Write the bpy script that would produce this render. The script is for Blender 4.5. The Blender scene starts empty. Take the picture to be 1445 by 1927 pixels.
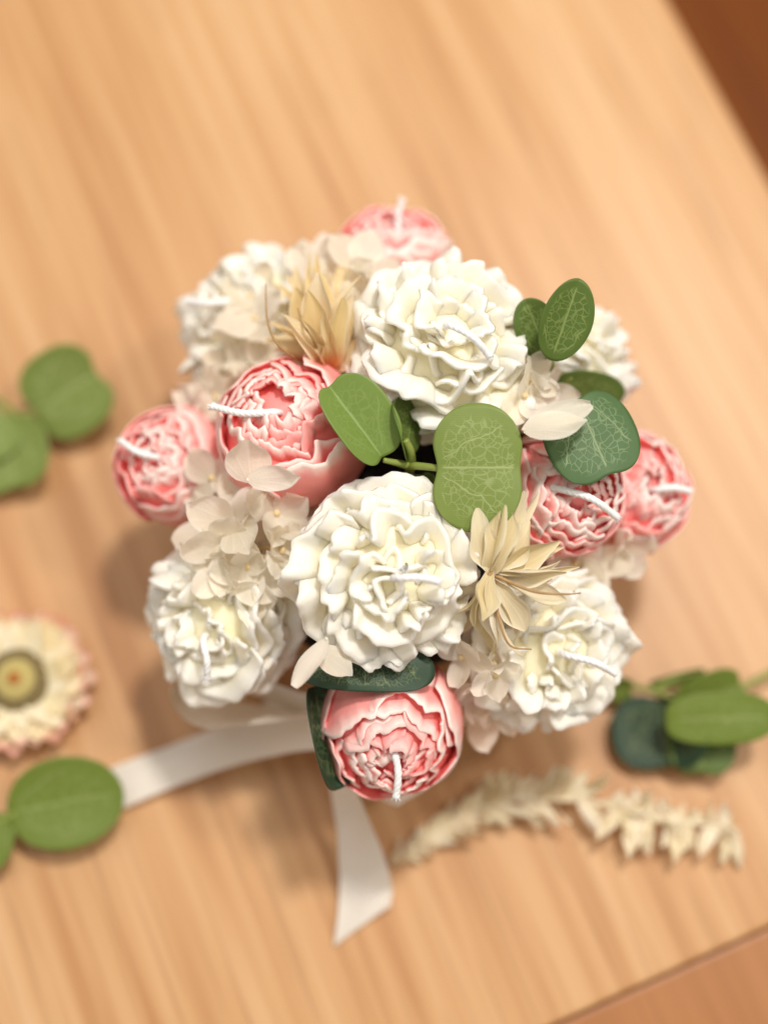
import bpy, math, random
import numpy as np
from mathutils import Matrix, Vector

# ------------------------------------------------------------------ camera, light, exposure
scene = bpy.context.scene
COL = scene.collection
F = 2600.0                       # focal length in photo pixels (photo 1445 x 1927)
CX, CY = 722.5, 963.5
TILT = math.radians(16)
FWD = np.array([0, math.sin(TILT), -math.cos(TILT)])
UP = np.array([0, math.cos(TILT), math.sin(TILT)])
RT = np.array([1.0, 0, 0])
DIST = 0.47
CAM = np.array([0, 0, 0.125]) - DIST * FWD

cam_data = bpy.data.cameras.new('camera')
cam = bpy.data.objects.new('camera', cam_data)
COL.objects.link(cam)
cam.matrix_world = Matrix(((RT[0], UP[0], -FWD[0], CAM[0]), (RT[1], UP[1], -FWD[1], CAM[1]),
                           (RT[2], UP[2], -FWD[2], CAM[2]), (0, 0, 0, 1)))
cam_data.sensor_fit = 'VERTICAL'
cam_data.sensor_height = 36
cam_data.lens = 36 * F / 1927
cam_data.clip_start = 0.02
cam_data.clip_end = 50
cam_data.dof.use_dof = True
cam_data.dof.focus_distance = 0.470
cam_data.dof.aperture_fstop = 2.0
scene.camera = cam

world = bpy.data.worlds.new('World')
scene.world = world
world.use_nodes = True
wn = world.node_tree.nodes['Background']
wn.inputs[0].default_value = (1.0, 0.91, 0.80, 1)
wn.inputs[1].default_value = 0.42


def area(name, loc, target, size, power, color):
    d = bpy.data.lights.new(name, 'AREA')
    d.shape = 'DISK'
    d.size = size
    d.energy = power
    d.color = color
    o = bpy.data.objects.new(name, d)
    COL.objects.link(o)
    o.location = loc
    o.rotation_euler = (Vector(target) - Vector(loc)).to_track_quat('-Z', 'Y').to_euler()
    return o


area('ceiling_lamp_key', (0.34, 0.62, 1.85), (0, 0, 0.05), 0.20, 25, (1.0, 0.95, 0.88))
area('ceiling_lamp_side', (0.95, 0.15, 1.75), (0, 0, 0.05), 0.22, 9, (1.0, 0.95, 0.88))
area('ceiling_fill_soft', (-0.5, 0.4, 1.9), (0, 0, 0.05), 1.1, 7, (1.0, 0.96, 0.92))  # broad overhead fill added to soften the light, no single lamp

vs = scene.view_settings
vs.view_transform = 'Standard'
vs.look = 'None'
vs.exposure = 0.0
vs.gamma = 1.0
vs.use_curve_mapping = False
scene.render.engine = 'CYCLES'
scene.cycles.use_denoising = True
scene.cycles.max_bounces = 10
scene.cycles.diffuse_bounces = 8
scene.cycles.transmission_bounces = 4
scene.cycles.sample_clamp_indirect = 10


# ------------------------------------------------------------------ geometry helpers
def P(x, y, z=0.0):
    """photo pixel -> point at height z above the table"""
    d = FWD + RT * (x - CX) / F - UP * (y - CY) / F
    return CAM + d * (z - CAM[2]) / d[2]


def depth(p):
    return float((np.asarray(p) - CAM) @ FWD)


def px2m(px, p):
    return px * depth(p) / F


def axis(tau, psi):
    """unit vector: towards the camera, leaned tau degrees towards picture direction psi (0 right, 90 up)"""
    t, s = math.radians(tau), math.radians(psi)
    return -math.cos(t) * FWD + math.sin(t) * (math.cos(s) * RT + math.sin(s) * UP)


def norm(v):
    v = np.asarray(v, float)
    return v / (np.linalg.norm(v) + 1e-12)


def frame(o, z, xh=(1, 0, 0)):
    z = norm(z)
    x = np.asarray(xh, float) - z * (np.asarray(xh, float) @ z)
    if np.linalg.norm(x) < 1e-5:
        x = np.cross([0, 1, 0.3], z)
    x = norm(x)
    y = np.cross(z, x)
    return Matrix(((x[0], y[0], z[0], o[0]), (x[1], y[1], z[1], o[1]), (x[2], y[2], z[2], o[2]), (0, 0, 0, 1)))


def mesh(name, V, faces, attrs=None, smooth=True):
    me = bpy.data.meshes.new(name)
    me.from_pydata(np.asarray(V, float).tolist(), [], faces)
    if smooth:
        me.polygons.foreach_set('use_smooth', np.ones(len(me.polygons), dtype=bool))
    for k, a in (attrs or {}).items():
        a = np.asarray(a, np.float32)
        if a.ndim == 1:
            at = me.attributes.new(k, 'FLOAT', 'POINT')
            at.data.foreach_set('value', a)
        else:
            at = me.attributes.new(k, 'FLOAT_VECTOR', 'POINT')
            at.data.foreach_set('vector', a.ravel())
    me.update()
    return me


def obj(name, me, mat=None, parent=None, mw=None):
    o = bpy.data.objects.new(name, me)
    COL.objects.link(o)
    if mat is not None and me is not None and not me.materials:
        me.materials.append(mat)
    if parent is not None:
        o.parent = parent
    if mw is not None:
        o.matrix_basis = mw
    return o


def thing(name, label, cat, mw=None, group=None):
    o = bpy.data.objects.new(name, None)
    o.empty_display_size = 0.01
    COL.objects.link(o)
    if mw is not None:
        o.matrix_world = mw
    return tag(o, label, cat, group)


def tag(o, label, cat, group=None):
    o['label'] = label
    o['category'] = cat
    if group:
        o['group'] = group
    return o


def sheet(Pt, thick, attrs=None, back=1.0):
    """closed thick sheet from a grid of points (nv, nu, 3); thick scalar or (nv, nu)"""
    nv, nu, _ = Pt.shape
    du = np.gradient(Pt, axis=1)
    dv = np.gradient(Pt, axis=0)
    n = np.cross(du, dv)
    n /= np.linalg.norm(n, axis=2, keepdims=True) + 1e-12
    t = np.broadcast_to(np.asarray(thick, float), (nv, nu))[..., None]
    A = (Pt + n * t / 2).reshape(-1, 3)
    B = (Pt - n * t / 2).reshape(-1, 3)
    # a slightly proud middle ring rounds the edge
    N = nv * nu
    if np.max(thick) <= 0:
        idx = np.arange(N).reshape(nv, nu)
        q = np.stack([idx[:-1, :-1].ravel(), idx[:-1, 1:].ravel(), idx[1:, 1:].ravel(), idx[1:, :-1].ravel()], 1)
        return Pt.reshape(-1, 3), [tuple(f) for f in q.tolist()], {
            k: (np.asarray(v, float).reshape(N) if np.asarray(v).ndim == 2 else np.asarray(v, float).reshape(N, 3)) for k, v in (attrs or {}).items()}
    idx = np.arange(N).reshape(nv, nu)
    a, b, c, d = idx[:-1, :-1].ravel(), idx[:-1, 1:].ravel(), idx[1:, 1:].ravel(), idx[1:, :-1].ravel()
    faces = [tuple(f) for f in np.stack([a, b, c, d], 1).tolist()]
    faces += [tuple(f) for f in np.stack([d + N, c + N, b + N, a + N], 1).tolist()]
    ring = idx[0, :-1].tolist() + idx[:-1, -1].tolist() + idx[-1, :0:-1].tolist() + idx[:0:-1, 0].tolist()
    m = len(ring)
    for k in range(m):
        i, j = ring[k], ring[(k + 1) % m]
        faces.append((j, i, i + N, j + N))
    at = {}
    for k, v in (attrs or {}).items():
        v = np.asarray(v, float)
        v = v.reshape(N, -1)
        v = np.concatenate([v, v * (back if k == 'rim' else 1.0)], 0)
        at[k] = v[:, 0] if v.shape[1] == 1 else v
    return np.concatenate([A, B], 0), faces, at


def tube(pts, rad, seg=8, closed_ends=True):
    pts = np.asarray(pts, float)
    n = len(pts)
    rad = np.broadcast_to(np.asarray(rad, float), (n,))
    tan = np.gradient(pts, axis=0)
    tan /= np.linalg.norm(tan, axis=1, keepdims=True) + 1e-12
    x = np.cross(tan[0], [0.31, 0.2, 0.93])
    x = norm(x)
    V, faces = [], []
    ang = np.linspace(0, 2 * math.pi, seg, endpoint=False)
    for i in range(n):
        x = norm(x - tan[i] * (x @ tan[i]))
        y = np.cross(tan[i], x)
        V.append(pts[i] + rad[i] * (np.outer(np.cos(ang), x) + np.outer(np.sin(ang), y)))
    V = np.concatenate(V)
    for i in range(n - 1):
        for k in range(seg):
            a, b = i * seg + k, i * seg + (k + 1) % seg
            faces.append((a, b, b + seg, a + seg))
    if closed_ends:
        faces.append(tuple(range(seg - 1, -1, -1)))
        faces.append(tuple(range((n - 1) * seg, n * seg)))
    return V, faces


def join(parts):
    V, Fc, off = [], [], 0
    for v, f in parts:
        V.append(np.asarray(v))
        Fc += [tuple(i + off for i in q) for q in f]
        off += len(v)
    return np.concatenate(V), Fc


def spline(ctrl, n):
    """Catmull-Rom through control rows"""
    c = np.asarray(ctrl, float)
    c = np.concatenate([[2 * c[0] - c[1]], c, [2 * c[-1] - c[-2]]])
    out = []
    for t in np.linspace(0, len(c) - 3 - 1e-9, n):
        i = int(t)
        f = t - i
        p0, p1, p2, p3 = c[i:i + 4]
        out.append(0.5 * (2 * p1 + (p2 - p0) * f + (2 * p0 - 5 * p1 + 4 * p2 - p3) * f * f
                          + (3 * p1 - p0 - 3 * p2 + p3) * f ** 3))
    return np.array(out)


def noise1(rng, u, octaves=((3, 1.0), (7, 0.5), (15, 0.25))):
    r = np.zeros_like(u)
    for f, a in octaves:
        r += a * np.sin(f * u * (0.8 + 0.4 * rng.random()) + rng.random() * 6.28)
    return r


# ------------------------------------------------------------------ materials
def mat_new(name):
    m = bpy.data.materials.new(name)
    m.use_nodes = True
    nt = m.node_tree
    b = nt.nodes['Principled BSDF']
    return m, nt, b


def N(nt, typ, **kw):
    n = nt.nodes.new(typ)
    for k, v in kw.items():
        if k.startswith('i_'):
            n.inputs[k[2:].replace('_', ' ')].default_value = v
        else:
            setattr(n, k, v)
    return n


def math_n(nt, op, a, b=None, c=None):
    n = nt.nodes.new('ShaderNodeMath')
    n.operation = op
    for i, x in enumerate((a, b, c)):
        if x is None:
            continue
        if isinstance(x, (int, float)):
            n.inputs[i].default_value = x
        else:
            nt.links.new(x, n.inputs[i])
    return n.outputs[0]


def mix_col(nt, fac, a, b, blend='MIX'):
    n = nt.nodes.new('ShaderNodeMix')
    n.data_type = 'RGBA'
    n.blend_type = blend
    for s, x in ((0, fac), (6, a), (7, b)):
        if isinstance(x, (int, float)):
            n.inputs[s].default_value = x
        elif isinstance(x, tuple):
            n.inputs[s].default_value = (*x, 1) if len(x) == 3 else x
        else:
            nt.links.new(x, n.inputs[s])
    return n.outputs[2]


def ramp(nt, fac, stops, interp='LINEAR'):
    n = nt.nodes.new('ShaderNodeValToRGB')
    n.color_ramp.interpolation = interp
    el = n.color_ramp.elements
    while len(el) < len(stops):
        el.new(0.5)
    for e, (p, c) in zip(el, stops):
        e.position = p
        e.color = (*c, 1) if len(c) == 3 else c
    nt.links.new(fac, n.inputs[0])
    return n.outputs[0]


def attr(nt, name):
    n = nt.nodes.new('ShaderNodeAttribute')
    n.attribute_name = name
    return n


def bump(nt, b, h, strength, dist):
    n = nt.nodes.new('ShaderNodeBump')
    n.inputs['Strength'].default_value = strength
    n.inputs['Distance'].default_value = dist
    nt.links.new(h, n.inputs['Height'])
    nt.links.new(n.outputs[0], b.inputs['Normal'])


def wax(name, deep, rim, sss=0.55, scale=0.004, lo=0.1, hi=0.9, rough=0.42):
    m, nt, b = mat_new(name)
    at = attr(nt, 'rim')
    tc = N(nt, 'ShaderNodeTexCoord')
    no = N(nt, 'ShaderNodeTexNoise', i_Scale=160.0, i_Detail=3.0)
    nt.links.new(tc.outputs['Object'], no.inputs['Vector'])
    j = math_n(nt, 'MULTIPLY_ADD', no.outputs[0], 0.5, -0.25)
    f = math_n(nt, 'ADD', at.outputs['Fac'], j)
    mr = N(nt, 'ShaderNodeMapRange', interpolation_type='SMOOTHSTEP')
    nt.links.new(f, mr.inputs[0])
    mr.inputs[1].default_value = lo
    mr.inputs[2].default_value = hi
    c = mix_col(nt, mr.outputs[0], deep, rim)
    nt.links.new(c, b.inputs['Base Color'])
    b.inputs['Subsurface Weight'].default_value = sss
    b.inputs['Subsurface Radius'].default_value = (1.0, 0.97, 0.9)
    b.inputs['Subsurface Scale'].default_value = scale
    b.inputs['Roughness'].default_value = rough
    b.inputs['IOR'].default_value = 1.44
    b.inputs['Specular IOR Level'].default_value = 0.45
    no2 = N(nt, 'ShaderNodeTexNoise', i_Scale=420.0, i_Detail=3.0)
    nt.links.new(tc.outputs['Object'], no2.inputs['Vector'])
    bump(nt, b, no2.outputs[0], 0.22, 0.0008)
    return m


M_WHITE = wax('white_wax', (0.93, 0.86, 0.63), (0.915, 0.88, 0.775), 0.85, 0.0035, 0.2, 1.1)  # yellower deep tone paints in the warm light scattered between petals
M_PINK = wax('pink_wax', (0.93, 0.33, 0.31), (0.96, 0.76, 0.71), 0.5, 0.0016, 0.15, 0.85)


def plain(name, col, rough=0.6, bump_scale=None, bump_s=0.3, bump_d=0.0005, var=0.15):
    m, nt, b = mat_new(name)
    tc = N(nt, 'ShaderNodeTexCoord')
    no = N(nt, 'ShaderNodeTexNoise', i_Scale=bump_scale or 90.0, i_Detail=4.0)
    nt.links.new(tc.outputs['Object'], no.inputs['Vector'])
    c = mix_col(nt, no.outputs[0], tuple(x * (1 - var) for x in col), tuple(min(1, x * (1 + var)) for x in col))
    nt.links.new(c, b.inputs['Base Color'])
    b.inputs['Roughness'].default_value = rough
    if bump_scale:
        bump(nt, b, no.outputs[0], bump_s, bump_d)
    return m


M_WICK = plain('cotton_wick', (0.90, 0.90, 0.90), 0.7, 1500.0, 0.4, 0.0003, 0.05)
M_FOAM = plain('dark_floral_foam', (0.006, 0.006, 0.005), 0.95, 300.0, 0.6, 0.001, 0.4)
M_POT = plain('cream_paper', (0.62, 0.54, 0.44), 0.7, 200.0, 0.2, 0.0005, 0.08)
M_STEM = plain('eucalyptus_stem', (0.24, 0.30, 0.06), 0.45, 200.0, 0.3, 0.0005, 0.25)
M_TWIG = plain('dried_twig', (0.40, 0.25, 0.11), 0.8, 300.0, 0.3, 0.0005, 0.3)
M_BROWN = plain('strawflower_eye', (0.42, 0.15, 0.03), 0.9, 700.0, 0.8, 0.001, 0.4)
M_DISC = plain('strawflower_disc', (0.52, 0.42, 0.15), 0.9, 900.0, 0.9, 0.001, 0.35)
M_DISC2 = plain('strawflower_ring', (0.20, 0.15, 0.06), 0.9, 900.0, 0.9, 0.001, 0.4)


def thin(name, base, edge, vein, trans=0.35, vscale=26.0, vamt=0.5, peach=None):
    """papery translucent petal: attribute puv = (u, v, random), rim"""
    m, nt, b = mat_new(name)
    uv = attr(nt, 'puv')
    info = N(nt, 'ShaderNodeObjectInfo')
    sep = N(nt, 'ShaderNodeSeparateXYZ')
    nt.links.new(uv.outputs['Vector'], sep.inputs[0])
    vo = N(nt, 'ShaderNodeTexVoronoi', feature='DISTANCE_TO_EDGE', i_Scale=vscale)
    nt.links.new(uv.outputs['Vector'], vo.inputs['Vector'])
    net = N(nt, 'ShaderNodeMapRange')
    nt.links.new(vo.outputs['Distance'], net.inputs[0])
    net.inputs[1].default_value = 0.0
    net.inputs[2].default_value = 0.16
    net.inputs[3].default_value = 1.0
    net.inputs[4].default_value = 0.0
    ang = math_n(nt, 'ARCTAN2', sep.outputs[0], math_n(nt, 'ADD', sep.outputs[1], 0.12))
    fan = math_n(nt, 'POWER', math_n(nt, 'ABSOLUTE', math_n(nt, 'COSINE', math_n(nt, 'MULTIPLY', ang, 11.0))), 10.0)
    f = math_n(nt, 'MAXIMUM', math_n(nt, 'MULTIPLY', net.outputs[0], 0.7), fan)
    rim = attr(nt, 'rim')
    c = mix_col(nt, math_n(nt, 'MULTIPLY', f, vamt), base, vein)
    c = mix_col(nt, rim.outputs['Fac'], c, edge)
    if peach:
        mr = N(nt, 'ShaderNodeMapRange')
        nt.links.new(sep.outputs[1], mr.inputs[0])
        mr.inputs[1].default_value, mr.inputs[2].default_value = 0.42, 0.0
        c = mix_col(nt, mr.outputs[0], c, peach)
    hv = N(nt, 'ShaderNodeHueSaturation')
    nt.links.new(c, hv.inputs['Color'])
    nt.links.new(math_n(nt, 'MULTIPLY_ADD', info.outputs['Random'], 0.5, 0.75), hv.inputs['Saturation'])
    nt.links.new(math_n(nt, 'MULTIPLY_ADD', info.outputs['Random'], -0.12, 1.05), hv.inputs['Value'])
    c = hv.outputs[0]
    nt.links.new(c, b.inputs['Base Color'])
    b.inputs['Roughness'].default_value = 0.55
    b.inputs['Specular IOR Level'].default_value = 0.3
    bump(nt, b, f, 0.35, 0.0003)
    tr = N(nt, 'ShaderNodeBsdfTranslucent')
    nt.links.new(c, tr.inputs[0])
    mx = N(nt, 'ShaderNodeMixShader')
    mx.inputs[0].default_value = trans
    nt.links.new(b.outputs[0], mx.inputs[1])
    nt.links.new(tr.outputs[0], mx.inputs[2])
    nt.links.new(mx.outputs[0], nt.nodes['Material Output'].inputs[0])
    return m


M_HYD = thin('preserved_hydrangea', (0.97, 0.905, 0.77), (0.99, 0.96, 0.89), (0.99, 0.955, 0.86), 0.5, 17.0, 0.8)
M_POD = thin('dried_pod', (0.86, 0.75, 0.50), (0.98, 0.95, 0.82), (0.92, 0.83, 0.60), 0.3, 30.0, 0.35)
M_POD2 = thin('dried_peach_pod', (0.88, 0.72, 0.42), (0.97, 0.90, 0.68), (0.92, 0.78, 0.50), 0.3, 30.0, 0.35,
              (0.80, 0.36, 0.13))
M_BRACT = thin('bleached_bract', (0.92, 0.82, 0.60), (0.94, 0.86, 0.66), (0.93, 0.84, 0.64), 0.2, 30.0, 0.3)
M_STRAW = thin('strawflower_bract', (0.96, 0.86, 0.60), (0.86, 0.40, 0.36), (0.96, 0.88, 0.66), 0.2, 30.0, 0.3)


def leaf_mat(name, base, base2, vein, vamt=0.75, rough=0.5):
    m, nt, b = mat_new(name)
    uv = attr(nt, 'puv')
    sep = N(nt, 'ShaderNodeSeparateXYZ')
    nt.links.new(uv.outputs['Vector'], sep.inputs[0])
    u, v = sep.outputs[0], sep.outputs[1]
    dn = N(nt, 'ShaderNodeTexNoise', i_Scale=4.0, i_Detail=2.0)
    nt.links.new(uv.outputs['Vector'], dn.inputs['Vector'])
    vm = N(nt, 'ShaderNodeVectorMath', operation='MULTIPLY_ADD')
    nt.links.new(dn.outputs['Color'], vm.inputs[0])
    vm.inputs[1].default_value = (0.18, 0.18, 0)
    nt.links.new(uv.outputs['Vector'], vm.inputs[2])
    vo = N(nt, 'ShaderNodeTexVoronoi', feature='DISTANCE_TO_EDGE', i_Scale=13.0)
    nt.links.new(vm.outputs[0], vo.inputs['Vector'])
    net = N(nt, 'ShaderNodeMapRange')
    nt.links.new(vo.outputs['Distance'], net.inputs[0])
    net.inputs[1].default_value, net.inputs[2].default_value = 0.02, 0.085
    net.inputs[3].default_value, net.inputs[4].default_value = 0.6, 0.0
    # side veins that fan from the base, midrib
    wob = math_n(nt, 'MULTIPLY_ADD', dn.outputs[0], 0.35, -0.17)
    ang = math_n(nt, 'ADD', math_n(nt, 'ARCTAN2', u, math_n(nt, 'ADD', v, 0.02)), wob)
    tri = math_n(nt, 'PINGPONG', math_n(nt, 'ADD', ang, 0.0), 0.26)
    dist = math_n(nt, 'MULTIPLY', tri, math_n(nt, 'ADD', v, 0.25))
    fan = N(nt, 'ShaderNodeMapRange')
    nt.links.new(dist, fan.inputs[0])
    fan.inputs[1].default_value, fan.inputs[2].default_value = 0.003, 0.015
    fan.inputs[3].default_value, fan.inputs[4].default_value = 1.0, 0.0
    mid = N(nt, 'ShaderNodeMapRange')
    nt.links.new(math_n(nt, 'ABSOLUTE', u), mid.inputs[0])
    mid.inputs[1].default_value, mid.inputs[2].default_value = 0.004, 0.016
    mid.inputs[3].default_value, mid.inputs[4].default_value = 1.0, 0.0
    f = math_n(nt, 'MAXIMUM', math_n(nt, 'MAXIMUM', net.outputs[0], fan.outputs[0]), mid.outputs[0])
    rim = attr(nt, 'rim')
    keep = N(nt, 'ShaderNodeMapRange', interpolation_type='SMOOTHSTEP')
    n3 = N(nt, 'ShaderNodeTexNoise', i_Scale=5.0)
    nt.links.new(uv.outputs['Vector'], n3.inputs['Vector'])
    nt.links.new(math_n(nt, 'ADD', rim.outputs['Fac'], math_n(nt, 'MULTIPLY_ADD', n3.outputs[0], 0.8, -0.4)), keep.inputs[0])
    keep.inputs[1].default_value, keep.inputs[2].default_value = 0.25, 0.6
    keep.inputs[3].default_value, keep.inputs[4].default_value = 1.0, 0.0
    f = math_n(nt, 'MULTIPLY', math_n(nt, 'MULTIPLY', f, keep.outputs[0]), vamt)
    weave = math_n(nt, 'MULTIPLY_ADD', math_n(nt, 'SINE', math_n(nt, 'MULTIPLY', u, 330.0)), 0.5, 0.5)
    g = mix_col(nt, n3.outputs[0], base, base2)
    g = mix_col(nt, math_n(nt, 'MULTIPLY', weave, 0.07), g, tuple(min(1, x * 2.2) for x in base2))
    c = mix_col(nt, f, g, vein)
    nt.links.new(c, b.inputs['Base Color'])
    b.inputs['Roughness'].default_value = rough
    b.inputs['Specular IOR Level'].default_value = 0.4
    bump(nt, b, math_n(nt, 'MULTIPLY_ADD', weave, 0.2, f), 0.25, 0.0003)
    tr = N(nt, 'ShaderNodeBsdfTranslucent')
    nt.links.new(c, tr.inputs[0])
    mx = N(nt, 'ShaderNodeMixShader')
    mx.inputs[0].default_value = 0.12
    nt.links.new(b.outputs[0], mx.inputs[1])
    nt.links.new(tr.outputs[0], mx.inputs[2])
    nt.links.new(mx.outputs[0], nt.nodes['Material Output'].inputs[0])
    return m


M_LEAF = leaf_mat('leaf_green', (0.17, 0.235, 0.045), (0.21, 0.28, 0.065), (0.46, 0.53, 0.24), 0.6)
M_LEAFA = leaf_mat('leaf_pale', (0.17, 0.26, 0.05), (0.20, 0.29, 0.065), (0.40, 0.50, 0.20), 0.3)
M_LEAFD = leaf_mat('leaf_olive', (0.075, 0.13, 0.018), (0.11, 0.17, 0.03), (0.30, 0.38, 0.12))
M_LEAFB = leaf_mat('leaf_bluegreen', (0.06, 0.125, 0.035), (0.085, 0.16, 0.058), (0.36, 0.46, 0.24), 0.6)
M_LEAFK = leaf_mat('leaf_darkgreen', (0.022, 0.050, 0.022), (0.028, 0.066, 0.034), (0.30, 0.36, 0.15), 0.55)
M_LEAFT = leaf_mat('leaf_table', (0.13, 0.19, 0.02), (0.17, 0.23, 0.035), (0.32, 0.40, 0.14), 0.55)


def ribbon_mat():
    m, nt, b = mat_new('grosgrain_ribbon')
    uv = attr(nt, 'puv')
    sep = N(nt, 'ShaderNodeSeparateXYZ')
    nt.links.new(uv.outputs['Vector'], sep.inputs[0])
    w = math_n(nt, 'MULTIPLY_ADD', math_n(nt, 'SINE', math_n(nt, 'MULTIPLY', sep.outputs[1], 6283 / 1.3)), 0.5, 0.5)
    c = mix_col(nt, w, (0.90, 0.84, 0.74), (0.95, 0.92, 0.85))
    nt.links.new(c, b.inputs['Base Color'])
    b.inputs['Roughness'].default_value = 0.5
    bump(nt, b, w, 0.5, 0.0004)
    tr = N(nt, 'ShaderNodeBsdfTranslucent')
    tr.inputs[0].default_value = (0.8, 0.72, 0.6, 1)
    mx = N(nt, 'ShaderNodeMixShader')
    mx.inputs[0].default_value = 0.2
    nt.links.new(b.outputs[0], mx.inputs[1])
    nt.links.new(tr.outputs[0], mx.inputs[2])
    nt.links.new(mx.outputs[0], nt.nodes['Material Output'].inputs[0])
    return m


M_RIB = ribbon_mat()


def wood(name, stops, rough=0.42, sx=1.0):
    """grain runs along the object's local Y"""
    m, nt, b = mat_new(name)
    tc = N(nt, 'ShaderNodeTexCoord')

    def nz(scale, sy, detail=4.0, dist=0.0):
        mp = N(nt, 'ShaderNodeMapping')
        mp.inputs['Scale'].default_value = (1.0, sy, 1.0)
        nt.links.new(tc.outputs['Object'], mp.inputs[0])
        n = N(nt, 'ShaderNodeTexNoise', i_Scale=scale * sx, i_Detail=detail, i_Distortion=dist)
        nt.links.new(mp.outputs[0], n.inputs['Vector'])
        return n.outputs[0]
    broad = nz(30.0, 0.06, 3.0, 0.4)
    fine = nz(130.0, 0.03, 5.0, 0.2)
    pore = nz(420.0, 0.03, 2.0)
    wash = nz(5.0, 0.5, 2.0)
    f = math_n(nt, 'ADD', math_n(nt, 'MULTIPLY', broad, 0.26), math_n(nt, 'MULTIPLY', fine, 0.56))
    f = math_n(nt, 'ADD', f, math_n(nt, 'MULTIPLY', wash, 0.18))
    c = ramp(nt, f, stops)
    pf = N(nt, 'ShaderNodeMapRange')
    nt.links.new(pore, pf.inputs[0])
    pf.inputs[1].default_value, pf.inputs[2].default_value = 0.58, 0.72
    c = mix_col(nt, math_n(nt, 'MULTIPLY', pf.outputs[0], 0.35), c, tuple(x * 0.6 for x in stops[0][1]))
    nt.links.new(c, b.inputs['Base Color'])
    b.inputs['Roughness'].default_value = rough
    b.inputs['Specular IOR Level'].default_value = 0.4
    bump(nt, b, fine, 0.08, 0.0004)
    return m


M_TABLE = wood('pale_oak', [(0.36, (0.46, 0.22, 0.083)), (0.46, (0.565, 0.303, 0.130)), (0.54, (0.62, 0.355, 0.165)), (0.63, (0.67, 0.412, 0.210))])
M_BENCH = wood('bench_wood', [(0.3, (0.34, 0.135, 0.04)), (0.5, (0.40, 0.165, 0.05)), (0.7, (0.44, 0.19, 0.065))])
M_FLOOR = wood('dark_floor', [(0.3, (0.17, 0.032, 0.001)), (0.5, (0.27, 0.07, 0.002)), (0.7, (0.36, 0.125, 0.01))], 0.5, 0.25)

# ------------------------------------------------------------------ setting: floor, table, bench
e0, e1 = P(1255, 0), P(1445, 340)
gdir = norm(e0 - e1)             # along the grain, away from the camera
gdir[2] = 0
gdir = norm(gdir)
gper = np.array([gdir[1], -gdir[0], 0])   # across the grain, towards the right-hand edge
c0, c1 = P(1130, 1927), P(1445, 1770)
# corner = intersection of the two edges on the table plane
A_ = np.array([[e1[0] - e0[0], -(c1[0] - c0[0])], [e1[1] - e0[1], -(c1[1] - c0[1])]])
s_ = np.linalg.solve(A_, np.array([c0[0] - e0[0], c0[1] - e0[1]]))
corner = e0 + (e1 - e0) * s_[0]
corner[2] = 0


def rounded_box(sx, sy, sz, bev=0.003, seg=3):
    """box from (0,0,-sz) to (sx,sy,0) with rounded top and bottom edges"""
    rings = []
    for k in range(seg + 1):
        a = math.pi / 2 * k / seg
        rings.append((bev * (1 - math.sin(a)), -bev * (1 - math.cos(a)) if False else -bev * (1 - math.cos(a))))
    V, Fc = [], []
    prof = [(bev * (1 - math.sin(math.pi / 2 * k / seg)), -bev * (1 - math.cos(math.pi / 2 * k / seg))) for k in range(seg + 1)]
    prof += [(i, -sz - z) for i, z in prof[::-1]]
    for ins, z in prof:
        V += [(ins, ins, z), (sx - ins, ins, z), (sx - ins, sy - ins, z), (ins, sy - ins, z)]
    Fc.append((0, 1, 2, 3))
    for r in range(len(prof) - 1):
        for k in range(4):
            a, b = r * 4 + k, r * 4 + (k + 1) % 4
            Fc.append((b, a, a + 4, b + 4))
    L = (len(prof) - 1) * 4
    Fc.append((L + 3, L + 2, L + 1, L))
    return np.array(V), Fc


TB = Matrix(((gper[0], gdir[0], 0, corner[0]), (gper[1], gdir[1], 0, corner[1]), (0, 0, 1, 0), (0, 0, 0, 1)))
# the table lies at local x < 0 and y > 0 from the corner
table = thing('table', 'pale oak wooden table with straight grain carrying the candle bouquet', 'table', TB @ Matrix.Translation((0, 0, -0.72)))
TW, TL = 0.80, 1.30
v, f = rounded_box(TW, TL, 0.024, 0.002)
obj('table_top', mesh('table_top', v + np.array([-TW, 0, 0.72]), f, smooth=False), M_TABLE, table)
for lx, ly in ((-0.10, 0.05), (-TW + 0.05, 0.05), (-0.10, TL - 0.10), (-TW + 0.05, TL - 0.10)):
    v, f = rounded_box(0.05, 0.05, 0.6955, 0.003)
    obj('leg', mesh('leg', v + np.array([lx, ly, 0.6955]), f, smooth=False), M_TABLE, table)

v, f = rounded_box(5.0, 5.0, 0.02, 0.001)
fl = obj('floor', mesh('floor', v + np.array([-2.5, -2.5, 0]), f, smooth=False), M_FLOOR, None,
         Matrix.Translation((0, 0, -0.72)) @ Matrix.Rotation(math.radians(20), 4, 'Z'))
fl['kind'] = 'structure'

# lower bench that shows past the near end of the table
bench = thing('side_bench', 'lower brown wooden bench butted against the end of the table', 'bench', TB @ Matrix.Translation((0, 0, -0.72)))
v, f = rounded_box(0.9, 0.35, 0.03, 0.003)
obj('bench_top', mesh('bench_top', v + np.array([-0.85, -0.3502, 0.714]), f, smooth=False), M_BENCH, bench)
for lx, ly in ((-0.83, -0.35), (0.0, -0.35), (-0.83, -0.07), (0.0, -0.07)):
    v, f = rounded_box(0.04, 0.04, 0.6835, 0.003)
    obj('leg', mesh('leg', v + np.array([lx, ly, 0.6835]), f, smooth=False), M_BENCH, bench)


# ------------------------------------------------------------------ wax candles
def smooth01(x):
    x = np.clip(x, 0, 1)
    return x * x * (3 - 2 * x)


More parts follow.
